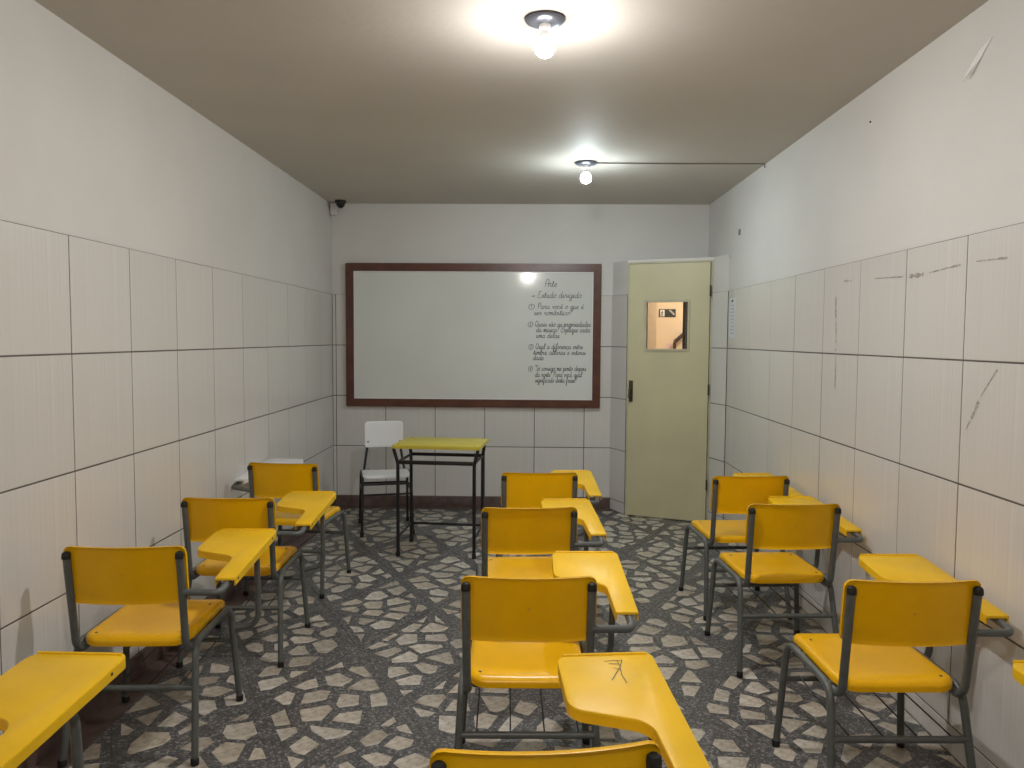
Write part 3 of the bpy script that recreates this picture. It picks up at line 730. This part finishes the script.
# dark scribble on the tablet of the chair at the bottom edge
NEAR = next(o for o in COL.objects if o.get('label', '').startswith('yellow chair at bottom edge'))
bpy.context.view_layer.update()
ntab = next(c for c in NEAR.children if c.name.startswith('tablet') and 'arm' not in c.name)
bm = bmesh.new(); inv = NEAR.matrix_world.inverted()
def on_tab(px, py):
    d = ray(px, py); p = EYEP + d * ((0.70 - EYE) / d.z); q = inv @ p; z = ZT(q.x, q.y)
    p = EYEP + d * ((z + .0016 - EYE) / d.z); return inv @ p
for ln, wd in (([(622, 660), (620, 668), (615, 676), (612, 681)], .0012), ([(617, 661), (620, 667), (622, 676), (627, 684)], .0010), ([(604, 662), (611, 661), (622, 660.5)], .0012), ([(614, 668), (622, 671)], .0008), ([(609, 664), (618, 664.5)], .0014)):
    prev = None; P2 = [on_tab(*p) for p in ln]
    for k in range(len(P2)):
        t = (P2[min(k + 1, len(P2) - 1)] - P2[max(k - 1, 0)]).normalized(); n_ = Vector((-t.y, t.x, 0)) * wd
        cur = [bm.verts.new((P2[k].x + f * n_.x, P2[k].y + f * n_.y, ZT(0, P2[k].y) + .0008)) for f in (1, -1)]
        if prev: bm.faces.new((prev[0], prev[1], cur[1], cur[0]))
        prev = cur
o = obj('pen_scribble', mesh_of('pen_scribble', bm, 'rivet'), ntab); o['label'] = 'dark pen scribble'

# ------------------------------------------------------------------ teacher's table
tt = thing('side_table', 'small yellow-green topped table with black steel legs before whiteboard', 'table', (-0.612, 5.540, 0.0016), math.radians(-5.5))
top = fillet([(-.312, -.235, 0), (.312, -.235, 0), (.312, .235, 0), (-.312, .235, 0)], .018, 4, closed=True)
tp = obj('table_top', mesh_of('table_top', plate([(p.x, p.y) for p in top], lambda x, y: .790, .024, .003), 'limetop', 35), tt)
for x in (-.27, .27):
    for y in (-.2, .2): obj('screw', mesh_of('screw', lathe([(0, .0015), (.005, .001), (.006, 0), (.006, -.002)], 8), 'rivet', 50), tp, (x, y, .790))
cap2 = mesh_of('foot_cap', lathe([(0.0, 0.0), (0.0145, 0.0), (0.015, 0.003), (0.015, 0.03), (0.013, 0.033), (0.0, 0.033)], 12), 'rubber', 40)
for s in (-1, 1):
    for y in (-.215, .165):
        x1 = s * (.300 if y < 0 else .285)
        lg = obj('leg', mesh_of('leg', tube(fillet([(s * .272, y, .003), (s * .272, y, .66), (x1, y * 1.05, .766)], .08, 4), .0125), 'black', 40), tt)
        obj('foot_cap', cap2, lg, (s * .272, y, 0))
    obj('side_stretcher', mesh_of('side_stretcher', tube([(s * .272, -.215, .135), (s * .272, .165, .145)], .010), 'black', 40), tt)
    obj('side_rail', mesh_of('side_rail', tube([(s * .272, -.215, .668), (s * .272, .165, .668)], .010), 'black', 40), tt)
obj('front_rail', mesh_of('front_rail', bbox(-.262, .262, -.225, -.205, .655, .682, b=.004), 'black', 40), tt)
obj('rear_rail', mesh_of('rear_rail', bbox(-.262, .262, .156, .174, .658, .682, b=.004), 'black', 40), tt)
obj('rear_stretcher', mesh_of('rear_stretcher', tube([(-.272, .165, .145), (.272, .165, .145)], .010), 'black', 40), tt)

# ------------------------------------------------------------------ teacher's chair
tc = thing('classroom_chair', 'white seat and backrest chair on black legs behind small table', 'chair', (-1.134, 6.13, 0.0016), math.radians(194.2))
def tseat(u, v):
    x, y, d = rounded(ease(u), ease(v), .375, .295, .035)
    k = max(0, 1 - d / .010); return Vector((x, y + .03, .466 - .006 * k * k - .006 * math.cos(x / .1925 * PI / 2) - (0.006 * max(0, (y - .1) / .0675) ** 2)))
def tback(u, v):
    x, z, d = rounded(ease(u), ease(v), .312, .212, .022)
    k = max(0, 1 - d / .008); return Vector((x, -.205 - .025 * z / .215 + .030 * (x / .156) ** 2 - .003 * k * k, .742 + z))
s1 = obj('seat', mesh_of('seat', sheet(tseat, 14, 14, (0, 0, -.013)), 'whiteplastic', 50), tc)
s2 = obj('backrest', mesh_of('backrest', sheet(tback, 16, 10, (0, -.011, 0)), 'whiteplastic', 50), tc)
rv2 = mesh_of('rivet', lathe([(0.0, 0.0016), (0.005, 0.0012), (0.0065, 0), (0.0065, -.003)], 10), 'rivet', 50)
for x in (-.13, .13):
    o = obj('rivet', rv2, s2, (x, tback(x / .156, -.45).y + .004, .685)); o.rotation_euler = (-PI / 2, 0, 0)
    obj('rivet', rv2, s1, (x, -.13, .4665))
for s in (-1, 1):
    full = fillet([(s * .197, -.228, .003), (s * .188, -.165, .452), (s * .188, .175, .452), (s * .197, .228, .003)], .05, 5)
    half = len(full) // 2
    mid = (full[half - 1] + full[half]) / 2
    for p, f in ((full[:half] + [mid], (s * .197, -.228, 0)), ([mid] + full[half:], (s * .197, .228, 0))):
        lg = obj('leg', mesh_of('leg', tube(p, .0105), 'black', 40), tc); obj('foot_cap', cap2, lg, f)
    obj('back_post', mesh_of('back_post', tube(fillet([(s * .168, .0, .446), (s * .165, -.165, .446), (s * .108, -.222, .82)], .05, 5), .0105), 'black', 40), tc)
    obj('side_stretcher', mesh_of('side_stretcher', tube([(s * .190, -.182, .335), (s * .190, .190, .335)], .008), 'black', 40), tc)
for y, z in ((-.17, .345), (.182, .395), (.19, .315)):
    obj('crossbar', mesh_of('crossbar', tube([(-.190, y, z), (.190, y, z)], .008), 'black', 40), tc)

# ------------------------------------------------------------------ small things on walls and ceiling
dm = thing('dome_camera', 'small black dome security camera in the far left ceiling corner', 'camera', (-1.640, 6.78, HC))
obj('mount', mesh_of('mount', lathe([(0, -.0005), (.048, -.0005), (.050, -.012), (.046, -.022), (0, -.022)], 20), 'rubber', 40), dm)
obj('dome', mesh_of('dome', lathe([(.040, -.0215)] + [(.040 * math.cos(a), -.022 - .046 * math.sin(a)) for a in (.3, .6, .9, 1.2, 1.4)] + [(0, -.068)], 20), 'dome', 50), dm)
tag(obj('cable_box', mesh_of('cable_box', bbox(-1.752, -1.70, 6.86, 6.92, HC - .11, HC - .003, b=.004), 'paint')), 'small painted cable box in the corner beside dome camera', 'box')
def wall_quad(name, pts, m, x=XR, th=0.0012):
    bm = bmesh.new(); A = [bm.verts.new((x - th, y, z)) for y, z in pts]; B = [bm.verts.new((x - 0.0002, y, z)) for y, z in pts]
    bm.faces.new(A); bm.faces.new(B[::-1]); n = len(pts)
    for i in range(n): bm.faces.new((A[i], A[(i + 1) % n], B[(i + 1) % n], B[i]))
    return mesh_of(name, bm, m)
# torn paper: folded, one corner lifting off the wall
XP = XR + WF
bm = bmesh.new()
P_ = [(0, 2.770, 2.600), (0.004, 2.845, 2.575), (0.026, 2.908, 2.492), (0.004, 2.878, 2.508), (0.002, 2.83, 2.55)]
A = [bm.verts.new((XP - .0005 - d, y, z)) for d, y, z in P_]; B = [bm.verts.new((XP - .0015 - d, y, z)) for d, y, z in P_]
bm.faces.new(A); bm.faces.new(B[::-1])
for i in range(5): bm.faces.new((A[i], A[(i + 1) % 5], B[(i + 1) % 5], B[i]))
tag(obj('torn_paper', mesh_of('torn_paper', bm, 'paper')), 'torn scrap of white paper stuck high on right wall', 'paper')
nt_ = thing('wall_notice', 'narrow pale printed notice on right wall tiles beside door', 'notice', (XR, 5.98, 1.55))
me = wall_quad('sheet', [(0, 0), (.185, 0), (.185, .318), (0, .318)], 'paper2', 0); obj('sheet', me, nt_)
bm = bmesh.new(); add_box(bm, -.0019, -.0013, .07, .11, .285, .302)
obj('emblem', mesh_of('emblem', bm, 'rubber'), nt_)
rp = random.Random(3)
for k in range(9):
    bm = bmesh.new(); add_box(bm, -.0019, -.0013, .03, .03 + rp.uniform(.08, .13), .255 - k * .027, .264 - k * .027)
    obj('print_line', mesh_of('print_line', bm, 'greyink'), nt_)
for lab, nm, y, z in (('small chipped plug hole high on right wall', 'wall_plug', 3.711, 2.567), ('tiny plate on right wall paint near the door', 'wall_plate', 5.933, 2.358)):
    t = thing(nm, lab, 'wall plug', (XP, y, z))
    if nm == 'wall_plug':
        o = obj('collar', mesh_of('collar', lathe([(0, .003), (.009, .003), (.012, 0)], 12), 'paper', 40), t); o.rotation_euler = (0, -PI / 2, 0)
        o = obj('pin', mesh_of('pin', lathe([(0, .008), (.005, .008), (.005, .002)], 10), 'rubber', 40), t); o.rotation_euler = (0, -PI / 2, 0)
    else:
        obj('plate', mesh_of('plate', bbox(-.006, -.0005, -.022, .022, -.022, .022, b=.002), 'cable'), t)
# scuffs on the glazed tiles of the right wall
def scuff(par, pts, wdt, m='scuff', x=XR - 0.0008, flip=1):
    bm = bmesh.new(); prev = None; r_ = random.Random(len(pts) * 13 + int(wdt * 1e4)); fine = []
    for a, b in zip(pts, pts[1:]):
        for k in range(6): fine.append((a[0] + (b[0] - a[0]) * k / 6, a[1] + (b[1] - a[1]) * k / 6))
    fine.append(pts[-1])
    d = (Vector(pts[-1]) - Vector(pts[0])).normalized(); n_ = Vector((-d.y, d.x))
    for y, z in fine:
        w_ = 1.35 * wdt * r_.uniform(.3, 1)
        c = [bm.verts.new((x, y + n_.x * w_, z + n_.y * w_)), bm.verts.new((x, y - n_.x * w_, z - n_.y * w_))]
        if prev: bm.faces.new((prev[0], prev[1], c[1], c[0]))
        prev = c
    o = obj('scuff_mark', mesh_of('scuff_mark', bm, m), par); return o
for pts, wdt in (([(3.952, 1.843), (3.86, 1.838)], .006), ([(3.60, 1.828), (3.34, 1.816)], .003), ([(3.28, 1.814), (3.165, 1.811)], .008), ([(3.12, 1.814), (2.90, 1.826)], .004), ([(2.80, 1.828), (2.62, 1.822)], .004),
                 ([(4.048, 1.768), (4.04, 1.66)], .009), ([(4.035, 1.64), (4.03, 1.53)], .006), ([(4.03, 1.50), (4.022, 1.29)], .003),
                 ([(2.822, 1.221), (2.80, 1.255)], .004), ([(2.79, 1.265), (2.75, 1.33)], .007), ([(2.74, 1.35), (2.65, 1.447)], .004)):
    scuff(wr, pts, wdt)
